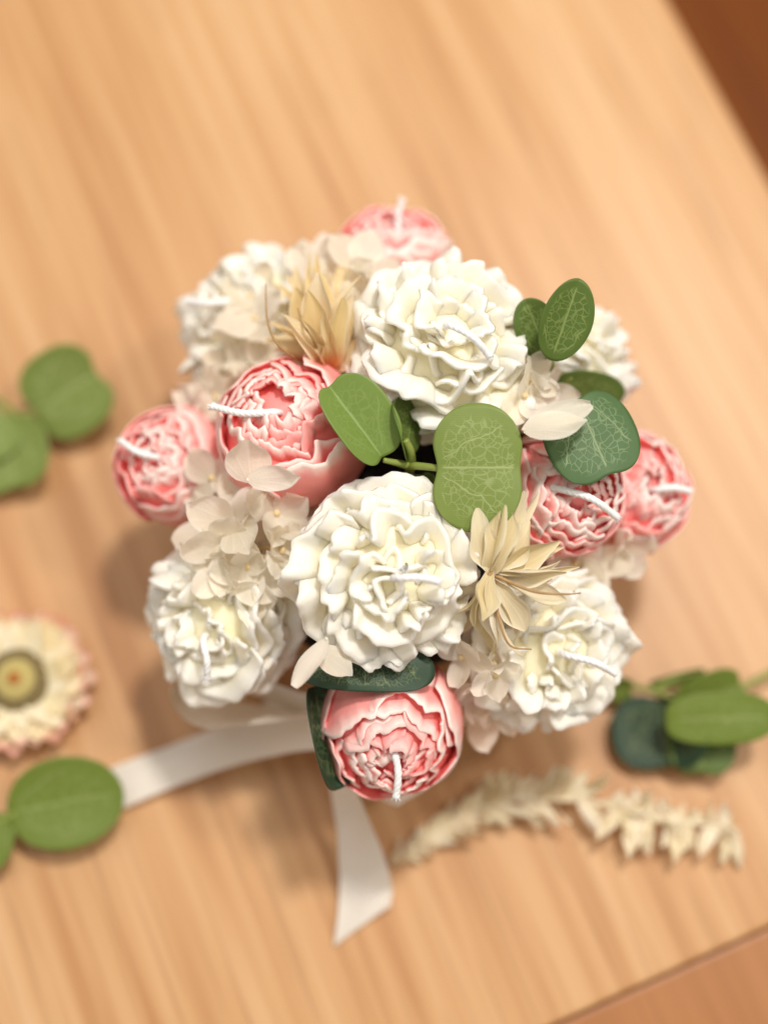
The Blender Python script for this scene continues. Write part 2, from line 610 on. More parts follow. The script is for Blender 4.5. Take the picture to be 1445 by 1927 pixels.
def peony_petal(rng, R, top, hw, phi0, amp, rag, nu=26, nv=22, base=158, edge_drop=20, scoop=0.10, thick=0.055, flare=0.0):
    u = np.linspace(-1, 1, nu)[None, :]
    v = np.linspace(0, 1, nv)[:, None] ** 0.75
    rg = noise1(rng, u * 1.6, ((2.1, 1.0), (4.5, 0.7), (9, 0.30), (17, 0.16)))
    # ragged, notched rim
    t_top = top + edge_drop * np.abs(u) ** 3.5 + rag * rg
    t_top = np.maximum(t_top, 3)
    th = base + (t_top - base) * v
    d = (th - t_top)                                   # degrees below the rim
    r = R * (1 - scoop * smooth01((d - 2.0) / 14.0) * (1 - smooth01((d - 30) / 40.0)))
    r = r * (1 + 0.03 * u) + 0 * v
    wob = np.sin(3.0 * u + rng.random() * 6.28) * 0.6 + np.sin(7.3 * u + rng.random() * 6.28) * 0.4
    near = np.exp(-d / 14.0)
    r = r + amp * near * wob + flare * near
    r = r * (1 - 0.05 * np.cos(np.radians(th)) ** 2 * (th < 90))
    c = np.radians(hw) * u * (0.75 + 0.25 * v) + 0.06 * near * np.sin(5 * u + rng.random() * 6)
    tr = np.radians(th)
    rho, z = r * np.sin(tr), r * np.cos(tr)
    cr = np.maximum(rho, 0.20)
    x = rho - cr + cr * np.cos(c)
    y = cr * np.sin(c)
    cp, sp = math.cos(phi0), math.sin(phi0)
    Pt = np.stack([x * cp - y * sp, x * sp + y * cp, z * np.ones_like(x)], 2)
    rim = np.exp(-np.maximum(d, 0) / (7 + 10 * rng.random())) * np.ones_like(x)
    rim = rim * rng.uniform(0.45, 1.0)
    rim = np.maximum(rim, 0.22 * np.exp(-((th - 95) / 40.0) ** 2))
    t = thick * (0.45 + 0.55 * smooth01(d / 10.0)) * np.ones_like(x)
    return Pt, t, rim


def open_petal(rng, th, R, hw, phi0, amp, k, curl, thick=0.05, nu=34, nv=18, flat=0.85, swirl=0.0):
    u = np.linspace(-1, 1, nu)[None, :]
    v = np.linspace(0, 1, nv)[:, None] ** 0.85
    rg = noise1(rng, u * 1.5, ((2.3, 0.9), (5.0, 0.6), (9, 0.35), (17, 0.22)))
    s = v * (1 - 0.15 * np.abs(u) ** 4 + 0.035 * rg)
    t = math.radians(th)
    out = math.radians(min(th + curl, 122))
    p0 = np.array([0.10, -0.45])
    p3 = np.array([R * math.sin(t), R * flat * math.cos(t)])
    p1 = p0 + np.array([0.20 * math.sin(t) + 0.05, 0.42])
    p2 = p3 - 0.36 * R * np.array([math.sin(out), math.cos(out)])
    b = lambda i: ((1 - s) ** 3 * p0[i] + 3 * (1 - s) ** 2 * s * p1[i] + 3 * (1 - s) * s ** 2 * p2[i] + s ** 3 * p3[i])
    db = lambda i: 3 * (1 - s) ** 2 * (p1[i] - p0[i]) + 6 * (1 - s) * s * (p2[i] - p1[i]) + 3 * s ** 2 * (p3[i] - p2[i])
    rho, z = b(0), b(1)
    tr_, tz = db(0), db(1)
    L = np.sqrt(tr_ ** 2 + tz ** 2) + 1e-9
    n0, n1 = -tz / L, tr_ / L
    a1, a2, a3 = rng.random(3) * 6.28
    ph = k * math.pi * u + a1
    w = amp * s ** 1.8 * (0.75 * np.sin(ph) + 0.45 * np.sin(2.2 * ph + a2)) + 0.30 * amp * s * np.sin(1.4 * u + a3)
    w = w + 0.07 * amp * s ** 3 * np.sin(5 * ph + a3)
    rho, z = rho + w * n0, z + w * n1
    g = 0.40 + 0.60 * np.clip(s, 0, 1) ** 0.6
    c = np.radians(hw) * u * g + swirl * s ** 1.5 + 0.45 * amp * s ** 2 * np.cos(ph) / max(0.35, math.sin(t))
    cr = np.maximum(rho, 0.24)
    x = rho - cr + cr * np.cos(c)
    y = cr * np.sin(c)
    cp, sp = math.cos(phi0), math.sin(phi0)
    Pt = np.stack([x * cp - y * sp, x * sp + y * cp, z + 0 * x], 2)
    rim = smooth01((v - 0.45) / 0.55) * np.ones_like(x)
    tt = thick * (1.25 - 0.5 * v) * np.ones_like(x)
    return Pt, tt, rim


def ball(R, zs, z0, seg=20, rings=12, rim=0.0):
    V, Fc = [(0, 0, z0 + R * zs)], []
    for i in range(1, rings):
        a = math.pi * i / rings
        for k in range(seg):
            p = 2 * math.pi * k / seg
            V.append((R * math.sin(a) * math.cos(p), R * math.sin(a) * math.sin(p), z0 + R * zs * math.cos(a)))
    V.append((0, 0, z0 - R * zs))
    for k in range(seg):
        Fc.append((0, 1 + k, 1 + (k + 1) % seg))
    for i in range(rings - 2):
        for k in range(seg):
            a, b = 1 + i * seg + k, 1 + i * seg + (k + 1) % seg
            Fc.append((a, a + seg, b + seg, b))
    L = 1 + (rings - 2) * seg
    for k in range(seg):
        Fc.append((len(V) - 1, L + (k + 1) % seg, L + k))
    return np.array(V), Fc


def wick(parent, mw, pts_world, rad=0.00125):
    """three-strand twisted cotton cord along world points"""
    inv = np.array(mw.inverted())
    p = spline(pts_world, 46)
    p = p @ inv[:3, :3].T + inv[:3, 3]
    tan = np.gradient(p, axis=0)
    tan /= np.linalg.norm(tan, axis=1, keepdims=True)
    x = norm(np.cross(tan[0], [0.3, 0.9, 0.2]))
    fr = []
    for i in range(len(p)):
        x = norm(x - tan[i] * (x @ tan[i]))
        fr.append((x, np.cross(tan[i], x)))
    L = np.cumsum(np.r_[0, np.linalg.norm(np.diff(p, axis=0), axis=1)])
    parts = []
    for k in range(3):
        q = []
        for i in range(len(p)):
            a = L[i] / 0.0062 * 2 * math.pi + k * 2 * math.pi / 3
            q.append(p[i] + rad * 0.27 * (math.cos(a) * fr[i][0] + math.sin(a) * fr[i][1]))
        rr = np.full(len(p), rad * 0.82)
        rr *= 1 + 0.06 * np.sin(np.arange(len(p)) * 0.9 + p[0][0] * 900)
        rr[-3:] *= (1.0, 1.10, 0.9)
        parts.append(tube(q, rr, 7))
    rw = np.random.default_rng(int(abs(p[-1][0]) * 1e6) % 9973)
    for k in range(12):
        a = rw.random() * 6.28
        out = math.cos(a) * fr[-1][0] + math.sin(a) * fr[-1][1]
        e = p[-2] + out * rad * 0.7
        l = 0.0008 + 0.0012 * rw.random()
        parts.append(tube([e, e + tan[-1] * l * 0.6 + out * l * 0.2, e + tan[-1] * l + out * l * (0.3 + 0.5 * rw.random())], [0.00022, 0.0002, 0.0001], 5))
    v_, f_ = join(parts)
    return obj('wick', mesh('wick', v_, f_), M_WICK, parent)


def candle_frame(px, py, z, rpx, tau, psi, spin):
    c = P(px, py, z)
    r = px2m(rpx, c)
    ax = axis(tau, psi)
    mw = frame(c, ax, RT * math.cos(math.radians(spin)) + UP * math.sin(math.radians(spin)))
    return c, r, ax, mw


def wick_points(c, r, ax, base_px, tip_px, lift, h0=0.80, tipd=0.0):
    """from inside the flower head out to the pixel of the tip"""
    p0 = c + ax * r * 0.35
    # point on the head under the wick's base
    dcam = depth(c + ax * r * h0)

    def at(px, d):
        q = FWD + RT * (px[0] - CX) / F - UP * (px[1] - CY) / F
        return CAM + q * d
    b = at(base_px, dcam - 0.001)
    t = at(tip_px, dcam + tipd)
    lat = np.cross(t - b, FWD)
    m = (b + t) / 2 - FWD * lift + lat * 0.07
    return [p0 * 0.35 + b * 0.65 + FWD * 0.012, b, m, t]


def peony(label, px, py, z, rpx, tau, psi, spin, seed, wb=None, wt=None, lift=0.004, tipd=0.0, openness=0.0, stretch=1.1):
    rng = np.random.default_rng(seed)
    c, r, ax, mw = candle_frame(px, py, z, rpx, tau, psi, spin)
    root = thing('peony_candle', label, 'candle', mw, 'pink peony shaped candles in the bouquet')
    v, f = ball(0.79 * r, 1.06, -0.02 * r, 28, 18)
    rr = np.zeros(len(v))
    obj('wax_core', mesh('wax_core', v, f, {'rim': rr}), M_PINK, root)
    layers = [(3, 62, 1.00, 68), (4, 51, .985, 52), (5, 40, .965, 44), (5, 30, .945, 46), (5, 20, .93, 50), (4, 10, .915, 60)]
    for li, (n, top, R, hw) in enumerate(layers):
        off = rng.random() * 6.28
        for k in range(n):
            phi = off + 2 * math.pi * (k + 0.25 * (rng.random() - 0.5)) / n
            tp = top + openness + rng.normal() * (6.0 if li < 2 else 4.2)
            Pt, t, rim = peony_petal(rng, R * (1 + rng.normal() * 0.016), tp, hw * (1 + 0.1 * rng.normal()), phi,
                                     0.018 + 0.007 * li, 4.2 if li < 2 else 3.6,
                                     nu=34 if li < 3 else 22, nv=24 if li < 3 else 16,
                                     base=(160 if li < 2 else 105 if li < 4 else 80), edge_drop=24 if li < 2 else 9,
                                     scoop=(0.0 if li == 0 else 0.05 if li == 1 else 0.13), thick=0.06 if li < 2 else 0.085,
                                     flare=rng.uniform(-0.02, 0.085) if li < 3 else rng.uniform(-0.03, 0.04))
            v, f, at = sheet(Pt * r * np.array([1, 1, stretch]), t * r, {'rim': rim}, 0.25)
            obj('petal', mesh('petal', v, f, at), M_PINK, root)
    if wb:
        wick(root, mw, wick_points(c, r, ax, wb, wt, lift, 0.9, tipd))
    return root


def rose(label, px, py, z, rpx, tau, psi, spin, seed, wb=None, wt=None, lift=0.003, tipd=0.0, bold=1.0):
    rng = np.random.default_rng(seed)
    c, r, ax, mw = candle_frame(px, py, z, rpx, tau, psi, spin)
    root = thing('carnation_candle', label, 'candle', mw, 'white ruffled carnation candles in the bouquet')
    swirl = rng.choice([-1, 1]) * 0.28
    v, f = ball(0.86 * r, 0.75, -0.07 * r, 40, 26)
    obj('wax_core', mesh('wax_core', v, f, {'rim': np.zeros(len(v))}), M_WHITE, root)
    layers = [(7, 104, 0.97, 40, 8), (6, 90, 1.01, 42, 14), (6, 77, 1.01, 42, 20), (6, 64, 1.0, 42, 24), (5, 52, 0.99, 46, 26),
              (5, 40, 0.97, 48, 26), (4, 28, 0.95, 56, 24), (3, 16, 0.92, 66, 20)]
    for li, (n, th, R, hw, curl) in enumerate(layers):
        off = rng.random() * 6.28
        for k in range(n):
            phi = off + 2 * math.pi * (k + 0.3 * (rng.random() - 0.5)) / n
            Pt, t, rim = open_petal(rng, th + rng.normal() * 6, R * (1 + rng.normal() * 0.06), hw * (1 + 0.12 * rng.normal()), phi,
                                    bold * ((0.07 if li == 0 else 0.13 if li == 1 else 0.15 if li < 6 else 0.12) + 0.03 * rng.normal()), (0.8 if li < 6 else 0.6) + 0.6 * rng.random(), curl + rng.normal() * 10,
                                    thick=0.058, swirl=swirl * (1 + 0.3 * rng.normal()))
            v, f, at = sheet(Pt * r, t * r, {'rim': rim})
            obj('petal', mesh('petal', v, f, at), M_WHITE, root)
    if wb:
        wick(root, mw, wick_points(c, r, ax, wb, wt, lift, 0.88, tipd))
    return root


rose('largest white ruffled carnation candle, at the crown of the bouquet beside the folded eucalyptus leaf', 832, 664, 0.112, 177, 21, 76, 10, 11,
     (842, 612), (922, 672), 0.004, 0.0, 1.15)
rose('white ruffled carnation candle facing straight up below the broad green eucalyptus leaf', 728, 1076, 0.110, 176, 12, -70, 40, 12,
     (745, 1088), (826, 1095), 0.003, 0.0, 1.05)
rose('white ruffled carnation candle hanging over the looped end of the ribbon', 425, 1162, 0.074, 149, 25, 205, 0, 13,
     (383, 1205), (390, 1278), 0.003, 0.0, 0.85)
rose('white ruffled carnation candle beneath the spidery cream dried flower', 1022, 1210, 0.074, 158, 23, -28, 70, 14,
     (1062, 1232), (1158, 1268), 0.004, 0.0, 0.85)
rose('white ruffled carnation candle half hidden behind cream hydrangea, wick sticking out sideways', 482, 618, 0.070, 146, 40, 155, 20, 15,
     (440, 568), (352, 566), 0.003)
rose('white ruffled carnation candle mostly hidden behind the paired olive eucalyptus leaves', 1072, 690, 0.072, 130, 58, 28, 90, 16)

peony('large pink peony candle with two pale hydrangea petals lying on its front', 549, 812, 0.104, 138, 22, 118, 0, 21,
      (522, 776), (398, 764), 0.003, 0.004)
peony('smaller pink peony candle tipped outward directly beside the largest pink peony', 338, 878, 0.072, 110, 24, 160, 30, 22,
      (300, 862), (229, 830), 0.004)
peony('pale pink peony candle peeking out behind the largest white candle, wick standing up', 737, 508, 0.072, 112, 45, 82, 60, 23,
      (750, 440), (757, 376), -0.002)
peony('pink peony candle tucked between the broad leaf and the blue green leaf', 1055, 930, 0.096, 118, 14, -12, 80, 24,
      (1040, 918), (1162, 974), 0.006)
peony('pale pink peony candle on the outer rim next to the blue green leaf tip', 1174, 926, 0.068, 118, 22, 20, 15, 25,
      (1228, 922), (1296, 924), 0.003)
peony('pink peony candle hanging low over the ribbon, cupped by dark curled leaves', 734, 1362, 0.076, 130, 27, -88, 45, 26,
      (738, 1398), (745, 1502), 0.002)

# ------------------------------------------------------------------ pot and foam under the flowers
pc = P(745, 960, 0.06)
pot = thing('flower_pot', 'small cream pot of dark floral foam hidden beneath the candle flowers', 'pot',
            Matrix.Translation((pc[0], pc[1], 0.0005)))
prof = [(0.001, 0.0), (0.036, 0.0), (0.038, 0.002), (0.046, 0.05), (0.047, 0.052), (0.045, 0.052), (0.040, 0.046), (0.001, 0.046)]
V, Fc = [], []
seg = 40
for rr, zz in prof:
    for k in range(seg):
        a = 2 * math.pi * k / seg
        V.append((rr * math.cos(a), rr * math.sin(a), zz))
for i in range(len(prof) - 1):
    for k in range(seg):
        a, b = i * seg + k, i * seg + (k + 1) % seg
        Fc.append((a, b, b + seg, a + seg))
obj('pot_body', mesh('pot_body', V, Fc), M_POT, pot)
v, f = ball(0.062, 0.62, 0.052, 30, 20)
v = v * (1 + 0.03 * np.sin(40 * v[:, :1]) * np.cos(37 * v[:, 1:2]))
obj('foam', mesh('foam', v, f), M_FOAM, pot)


# ------------------------------------------------------------------ hydrangea
def flat_petal(rng, L, W, cup, wave, n=11, thick=0.00022, tip=0.0):
    u = np.linspace(-1, 1, n)[None, :]
    v = np.linspace(0, 1, n)[:, None]
    w = W * (np.sin(math.pi * (0.03 + 0.94 * v ** 0.80)) ** 0.55) * (0.6 + 0.4 * np.sqrt(v))
    y = L * (v + tip * (1 - np.abs(u)) * v ** 4 * 0.2)
    x = w * u
    z = cup * L * (u ** 2 * 0.6 * v + 0.7 * v ** 2) + wave * L * v * np.sin(3 * u + rng.random() * 6.28) + 0.5 * wave * L * np.sin(7 * v + rng.random() * 6)
    Pt = np.stack([x + 0 * y, y + 0 * x, z], 2)
    e = np.maximum(np.abs(u) ** 14 + 0 * v, smooth01((v - 0.94) / 0.06) + 0 * u)
    puv = np.stack([0.5 * u * (w / W), v + 0 * u, np.full_like(x, rng.random() * 9)], 2)
    return sheet(Pt, thick, {'rim': np.clip(e, 0, 1), 'puv': puv})


rngH = np.random.default_rng(5)
HYD_M = []
for k in range(10):
    v, f, at = flat_petal(rngH, 1.0, 0.50 + 0.06 * rngH.random(), 0.05 + 0.35 * rngH.random(), 0.05, thick=0.0, tip=rngH.random())
    me = mesh('hydrangea_petal', v, f, at)
    me.materials.append(M_HYD)
    HYD_M.append(me)


def petal_child(parent, me, L, az, lift, roll=0.0, wf=1.0):
    m = Matrix.Rotation(az, 4, 'Z') @ Matrix.Rotation(lift, 4, 'X') @ Matrix.Rotation(roll, 4, 'Y') @ Matrix.Scale(L, 4) @ Matrix.Scale(wf, 4, (1, 0, 0))
    return obj('petal', me, None, parent, m)


v_, f_ = join([tube([(0, 0, -0.014), (0.001, 0, -0.006), (0, 0, 0)], [0.0004, 0.0004, 0.0006], 6), ball(0.0013, 0.8, 0.0006, 8, 6)])
ME_FLORET = mesh('floret', v_, f_)
v_, f_ = ball(0.0006, 0.8, 0.0, 8, 6)
ME_STUB = mesh('floret', v_, f_)
ME_STUB.materials.append(M_HYD)
ME_FLORET.materials.append(plain('hydrangea_eye', (0.78, 0.62, 0.33), 0.7))


def hydrangea(label, at, florets, seed):
    """florets: (px, py, z, petal length px, tau, psi, spin, petals)"""
    rng = np.random.default_rng(seed)
    base = P(*at)
    root = thing('hydrangea_cluster', label, 'hydrangea', Matrix.Translation(base), 'preserved cream hydrangea in the bouquet')
    for (x, y, z, Lp, tau, psi, spin, n, *wf) in florets:
        c = P(x, y, z)
        if n > 1:
            e = c - base - axis(tau, psi) * 0.013
            q = spline([np.array([0, 0, -0.004]) + 0.003 * rng.normal(size=3), e * 0.5 + 0.003 * rng.normal(size=3), e], 12)
            v, f = tube(q, np.linspace(0.0008, 0.0005, 12), 6)
            obj('stem', mesh('stem', v, f), M_TWIG, root)
        mw = frame(c - base, axis(tau, psi), RT * math.cos(math.radians(spin)) + UP * math.sin(math.radians(spin)))
        fl = obj('floret', ME_FLORET if n > 1 else ME_STUB, None, root, mw)
        L = px2m(Lp, c)
        for k in range(n):
            petal_child(fl, HYD_M[rng.integers(10)], L * (0.9 + 0.2 * rng.random()), math.radians(spin * 0) + k * math.pi / 2 + (0.25 if n > 1 else 0.0) * rng.normal(),
                        math.radians(14 + 14 * rng.normal()) if n > 1 else 0.1, 0.2 * rng.normal(), wf[0] if wf else 1.0)
    return root


hydrangea('cream hydrangea sprig between the largest pink peony and the half hidden white candle', (450, 640, 0.06), [
    (480, 600, 0.098, 70, 20, 140, 40, 4), (455, 665, 0.088, 66, 25, 170, 20, 4), (480, 690, 0.090, 60, 45, 100, 70, 4),
    (408, 745, 0.086, 62, 30, 170, 60, 4), (425, 720, 0.080, 62, 40, 150, 10, 4), (520, 640, 0.085, 62, 30, 120, 60, 4),
    (520, 560, 0.086, 62, 40, 110, 0, 4), (470, 560, 0.092, 66, 30, 130, 60, 4), (505, 690, 0.094, 58, 40, 110, 30, 4), (375, 770, 0.080, 60, 40, 170, 35, 4), (440, 700, 0.086, 64, 25, 160, 75, 4), (430, 620, 0.074, 66, 50, 150, 20, 4)], 31)
hydrangea('cream hydrangea sprig at the back beside the pale peony with upright wick', (640, 520, 0.06), [
    (675, 500, 0.110, 72, 35, 60, 70, 4), (650, 540, 0.106, 66, 20, 90, 30, 4), (690, 560, 0.110, 64, 30, 40, 10, 4),
    (590, 510, 0.100, 58, 30, 120, 50, 4), (615, 490, 0.092, 60, 50, 100, 20, 4), (700, 580, 0.108, 62, 15, 30, 55, 3)], 32)
hydrangea('cream hydrangea sprig spilling over the white candle above the ribbon loop', (450, 1020, 0.06), [
    (438, 985, 0.108, 84, 14, 160, 35, 4), (424, 1030, 0.104, 80, 22, -120, 70, 4), (465, 1065, 0.102, 66, 20, -60, 20, 4),
    (530, 1035, 0.104, 60, 40, 0, 75, 4), (520, 965, 0.106, 72, 28, -30, 50, 4), (450, 950, 0.104, 72, 30, 130, 10, 4),
    (400, 900, 0.098, 66, 40, 150, 60, 4), (510, 1000, 0.092, 66, 20, 200, 30, 4), (555, 1080, 0.090, 56, 25, 40, 60, 4),
    (480, 1120, 0.096, 60, 20, 240, 15, 4), (520, 1080, 0.100, 60, 15, -30, 45, 4), (395, 985, 0.094, 66, 35, 190, 25, 4), (410, 1075, 0.100, 58, 20, 220, 50, 4), (560, 1010, 0.098, 58, 25, 10, 20, 4), (570, 960, 0.092, 56, 35, 60, 45, 4), (420, 950, 0.085, 66, 35, 190, 75, 4)], 33)
hydrangea('pair of pale hydrangea petals lying across the front of the largest pink peony', (480, 890, 0.10), [
    (472, 908, 0.130, 78, 12, -100, 4, 1, 1.1), (466, 903, 0.133, 98, 14, -90, -82, 1, .55)], 34)
hydrangea('cream hydrangea sprig between the largest white candle and the blue green leaf', (990, 740, 0.07), [
    (998, 715, 0.122, 56, 50, 0, 60, 4), (985, 745, 0.122, 62, 40, -20, 20, 4), (1020, 750, 0.112, 66, 50, -10, 80, 4),
    (960, 770, 0.112, 56, 30, -60, 40, 4)], 35)
hydrangea('white hydrangea petals resting on top of the blue green eucalyptus leaf', (1000, 800, 0.09), [
    (984, 808, 0.142, 112, 14, 60, -84, 1, .55), (990, 802, 0.140, 124, 16, 80, -74, 1, .45)], 36)
hydrangea('two small hydrangea petals over the long dark eucalyptus leaf', (590, 1255, 0.07), [
    (614, 1202, 0.124, 104, 34, 150, 151, 1, .5), (600, 1222, 0.118, 74, 20, -40, -132, 1, .9)], 37)
hydrangea('cream hydrangea sprig hanging between the lowest pink peony and a white candle', (900, 1290, 0.05), [
    (932, 1270, 0.098, 52, 28, -80, 30, 4), (870, 1235, 0.098, 56, 35, -130, 60, 4), (900, 1300, 0.082, 60, 35, -110, 15, 4),
    (900, 1340, 0.062, 66, 40, -100, 45, 4), (865, 1290, 0.070, 56, 45, -120, 70, 4), (950, 1330, 0.070, 58, 40, -90, 0, 4)], 38)
hydrangea('pinkish cream hydrangea sprig under the outer rim pink peony', (1150, 1040, 0.05), [
    (1160, 1040, 0.078, 66, 45, -30, 40, 4), (1110, 1060, 0.082, 70, 35, -40, 10, 4), (1160, 1020, 0.074, 66, 55, -10, 70, 4),
    (1080, 1060, 0.088, 62, 30, -60, 60, 4)], 39)


# ------------------------------------------------------------------ spidery dried pods
def pod(rng, L, W, fold, bend, twist, n=15, m=24):
    u = np.linspace(-1, 1, n)[None, :]
    v = np.linspace(0, 1, m)[:, None]
    w = W * (np.sin(math.pi * np.clip(0.04 + 0.93 * v ** 1.15, 0, 1)) ** 0.9 * 0.92 + 0.09 * (1 - v))
    w = w * (1 + 0.22 * np.sin(8 * v + rng.random() * 6))
    a = fold * u
    x = w * np.sin(a) / max(math.sin(min(fold, 1.5)), 0.5)
    z = w * (1 - np.cos(a)) * 1.1
    tw = twist * v
    x, z = x * np.cos(tw) - z * np.sin(tw), x * np.sin(tw) + z * np.cos(tw)
    ang = bend * v
    y = L * v * np.cos(ang * 0.5)
    z = z + L * v * np.sin(ang) * 0.6 + 0.02 * L * np.sin(8 * v + rng.random() * 6)
    x = x + 0.05 * L * np.sin(4 * v + rng.random() * 6) * v
    Pt = np.stack([x, y + 0 * x, z], 2)
    e = np.clip(np.abs(u) ** 6 + 0 * v, 0, 1)
    t = 0.0
    puv = np.stack([0.5 * u + 0 * v, v + 0 * u, np.full_like(x, rng.random() * 9)], 2)
    return sheet(Pt, t, {'rim': e, 'puv': puv})


def pod_flower(label, base, tips, mat, seed, hairs=()):
    rng = np.random.default_rng(seed)
    b = P(*base)
    root = thing('dried_pod_flower', label, 'dried flower', Matrix.Translation(b), 'spidery dried pod flowers in the bouquet')
    v, f = join([tube([(0, 0, -0.03), (0, 0, -0.01), (0, 0, 0.001)], [0.001, 0.0012, 0.002], 8)])
    obj('stem', mesh('stem', v, f), M_TWIG, root)
    tips = list(tips) + [(x + 16 * rng.normal(), y + 16 * rng.normal(), z - 0.003, w_ * 0.6, r_ + 40 * rng.normal(), f_ + 0.2)
                         for (x, y, z, w_, r_, f_) in tips]
    for (x, y, z, wpx, roll, fold) in tips:
        tp = P(x, y, z)
        d = tp - b
        L = np.linalg.norm(d)
        d = d / L
        nrm = -FWD + 0.0 * d
        nrm = norm(nrm - d * (nrm @ d))
        side = np.cross(d, nrm)
        rr = math.radians(roll)
        nrm = nrm * math.cos(rr) + side * math.sin(rr)
        xa = np.cross(d, nrm)
        mw = Matrix(((xa[0], d[0], nrm[0], 0), (xa[1], d[1], nrm[1], 0), (xa[2], d[2], nrm[2], 0), (0, 0, 0, 1)))
        v, f, at = pod(rng, L, px2m(wpx, tp) / 2 * 0.95, fold, -0.45 + 0.35 * rng.normal(), 0.7 * rng.normal())
        obj('pod', mesh('pod', v, f, at), mat, root, mw)
    for pts in hairs:
        q = spline([P(*p) - b for p in pts], 16)
        v, f = tube(q, np.linspace(0.0007, 0.00025, 16), 6)
        obj('filament', mesh('filament', v, f), M_TWIG, root)
    return root


pod_flower('spidery cream dried pod flower fanning over the white candle by the broad leaf', (922, 1078, 0.122), [
    (905, 965, 0.136, 66, 10, 1.0), (945, 972, 0.140, 70, -15, 1.1), (1000, 930, 0.130, 52, 25, 0.9), (1012, 1000, 0.132, 60, 30, 1.0),
    (1060, 1035, 0.130, 56, 20, 1.1), (1066, 1075, 0.126, 44, 50, 1.3), (1072, 1122, 0.122, 48, -20, 1.2), (1040, 1105, 0.118, 40, 60, 1.2),
    (985, 1196, 0.118, 60, 15, 1.0), (955, 1215, 0.114, 56, -25, 1.1), (910, 1245, 0.108, 50, 20, 1.2), (930, 1220, 0.112, 44, 60, 1.3),
    (890, 1180, 0.112, 46, -30, 1.0), (905, 1145, 0.130, 52, 10, 1.1), (880, 1205, 0.100, 40, 20, 1.2)], M_POD, 41,
    [((925, 1085, .122), (940, 1170, .12), (960, 1215, .118), (1000, 1222, .118)), ((925, 1080, .122), (1000, 1112, .126), (1060, 1118, .124), (1092, 1116, .122))])
pod_flower('spidery dried pod flower with peach base standing behind the largest pink peony', (618, 700, 0.110), [
    (540, 600, 0.130, 60, 20, 1.0), (575, 545, 0.130, 52, -30, 1.2), (600, 520, 0.136, 60, 10, 1.1), (628, 510, 0.132, 50, 30, 1.2),
    (655, 560, 0.132, 54, -10, 1.0), (590, 600, 0.138, 40, 60, 1.2), (560, 480, 0.120, 44, 10, 1.3), (610, 462, 0.118, 44, -40, 1.3),
    (640, 610, 0.140, 50, 20, 1.0), (575, 640, 0.134, 44, 0, 1.0), (665, 640, 0.122, 50, 0, 1.0), (535, 660, 0.118, 50, 30, 1.0),
    (548, 545, 0.122, 56, 10, 1.0), (520, 610, 0.122, 54, 30, 1.0), (600, 470, 0.124, 54, 0, 1.1), (640, 500, 0.126, 56, 20, 1.0), (585, 495, 0.116, 40, 70, 1.2)], M_POD2, 42,
    [((612, 700, .10), (535, 660, .126), (505, 610, .128), (500, 535, .124)), ((612, 700, .10), (590, 640, .128), (570, 610, .13), (560, 580, .13))])


# ------------------------------------------------------------------ eucalyptus
def leaf_mesh(rng, L, W, fold=0.0, bendv=0.0, bendu=0.0, notch0=0.10, notch1=0.06, n=25, m=25, thick=0.0004, wave=0.02, sup=2.5):
    """broad round leaf; x across (half width W), y along midrib (0..L)"""
    u = np.linspace(-1, 1, n)[None, :]
    v = np.linspace(0, 1, m)[:, None]
    # map square to rounded leaf
    a, b = u * np.sqrt(np.maximum(1 - 0.5 * (2 * v - 1) ** 2, 0)), (2 * v - 1) * np.sqrt(np.maximum(1 - 0.5 * u ** 2, 0))
    rd = np.sqrt(a * a + b * b) + 1e-6
    sq = 1.0 / np.maximum((np.abs(a) / rd) ** sup + (np.abs(b) / rd) ** sup, 0.3) ** (1 / sup)
    sq = 1 + (sq - 1) * rd
    rr = rd
    a, b = a * sq, b * sq
    x = W * a
    y = L * (0.5 + 0.5 * b)
    g = np.exp(-(a / 0.33) ** 2)
    y = y + L * notch0 * g * np.clip(-b, 0, 1) ** 3 - L * notch1 * g * np.clip(b, 0, 1) ** 3
    # fold along the midrib, curl lengthwise / crosswise
    s = np.abs(x)
    z = s * math.sin(fold)
    x = np.sign(x) * s * math.cos(fold)
    z = z + bendv * L * ((y / L) ** 2) + bendu * W * (a ** 2)
    z = z + wave * W * np.sin(3.1 * a + rng.random() * 6) * np.cos(2.7 * b + rng.random() * 6)
    rim = np.clip((rr - 0.62) / 0.38, 0, 1)
    puv = np.stack([a * W / L, y / L, np.full_like(a, rng.random() * 9)], 2)
    return sheet(np.stack([x, y, z], 2), thick, {'rim': rim, 'puv': puv})


def leaf(root, rng, base, tip, wpx, roll, mat, fold=0.0, bendv=0.0, bendu=0.0, n0=0.10, n1=0.06, label=None, sup=2.5):
    rb = np.array(root.matrix_world.translation)
    b, t = P(*base), P(*tip)
    d = t - b
    L = np.linalg.norm(d)
    d = d / L
    nrm = norm(-FWD - d * (-FWD @ d))
    side = np.cross(d, nrm)
    rr = math.radians(roll)
    nrm = nrm * math.cos(rr) + side * math.sin(rr)
    xa = np.cross(d, nrm)
    o = b - rb
    mw = Matrix(((xa[0], d[0], nrm[0], o[0]), (xa[1], d[1], nrm[1], o[1]), (xa[2], d[2], nrm[2], o[2]), (0, 0, 0, 1)))
    v, f, at = leaf_mesh(rng, L, px2m(wpx, (b + t) / 2) / 2, fold, bendv, bendu, n0, n1, sup=sup)
    ob = obj('leaf', mesh('leaf', v, f, at), mat, root, mw)
    if label:
        ob['label'] = label
    return ob


def stem(root, pts, r0, r1, mat=None, name='stem'):
    rb = np.array(root.matrix_world.translation)
    q = spline([P(*p) - rb for p in pts], 24)
    v, f = tube(q, np.linspace(r0, r1, 24), 8)
    return obj(name, mesh(name, v, f), mat or M_STEM, root)


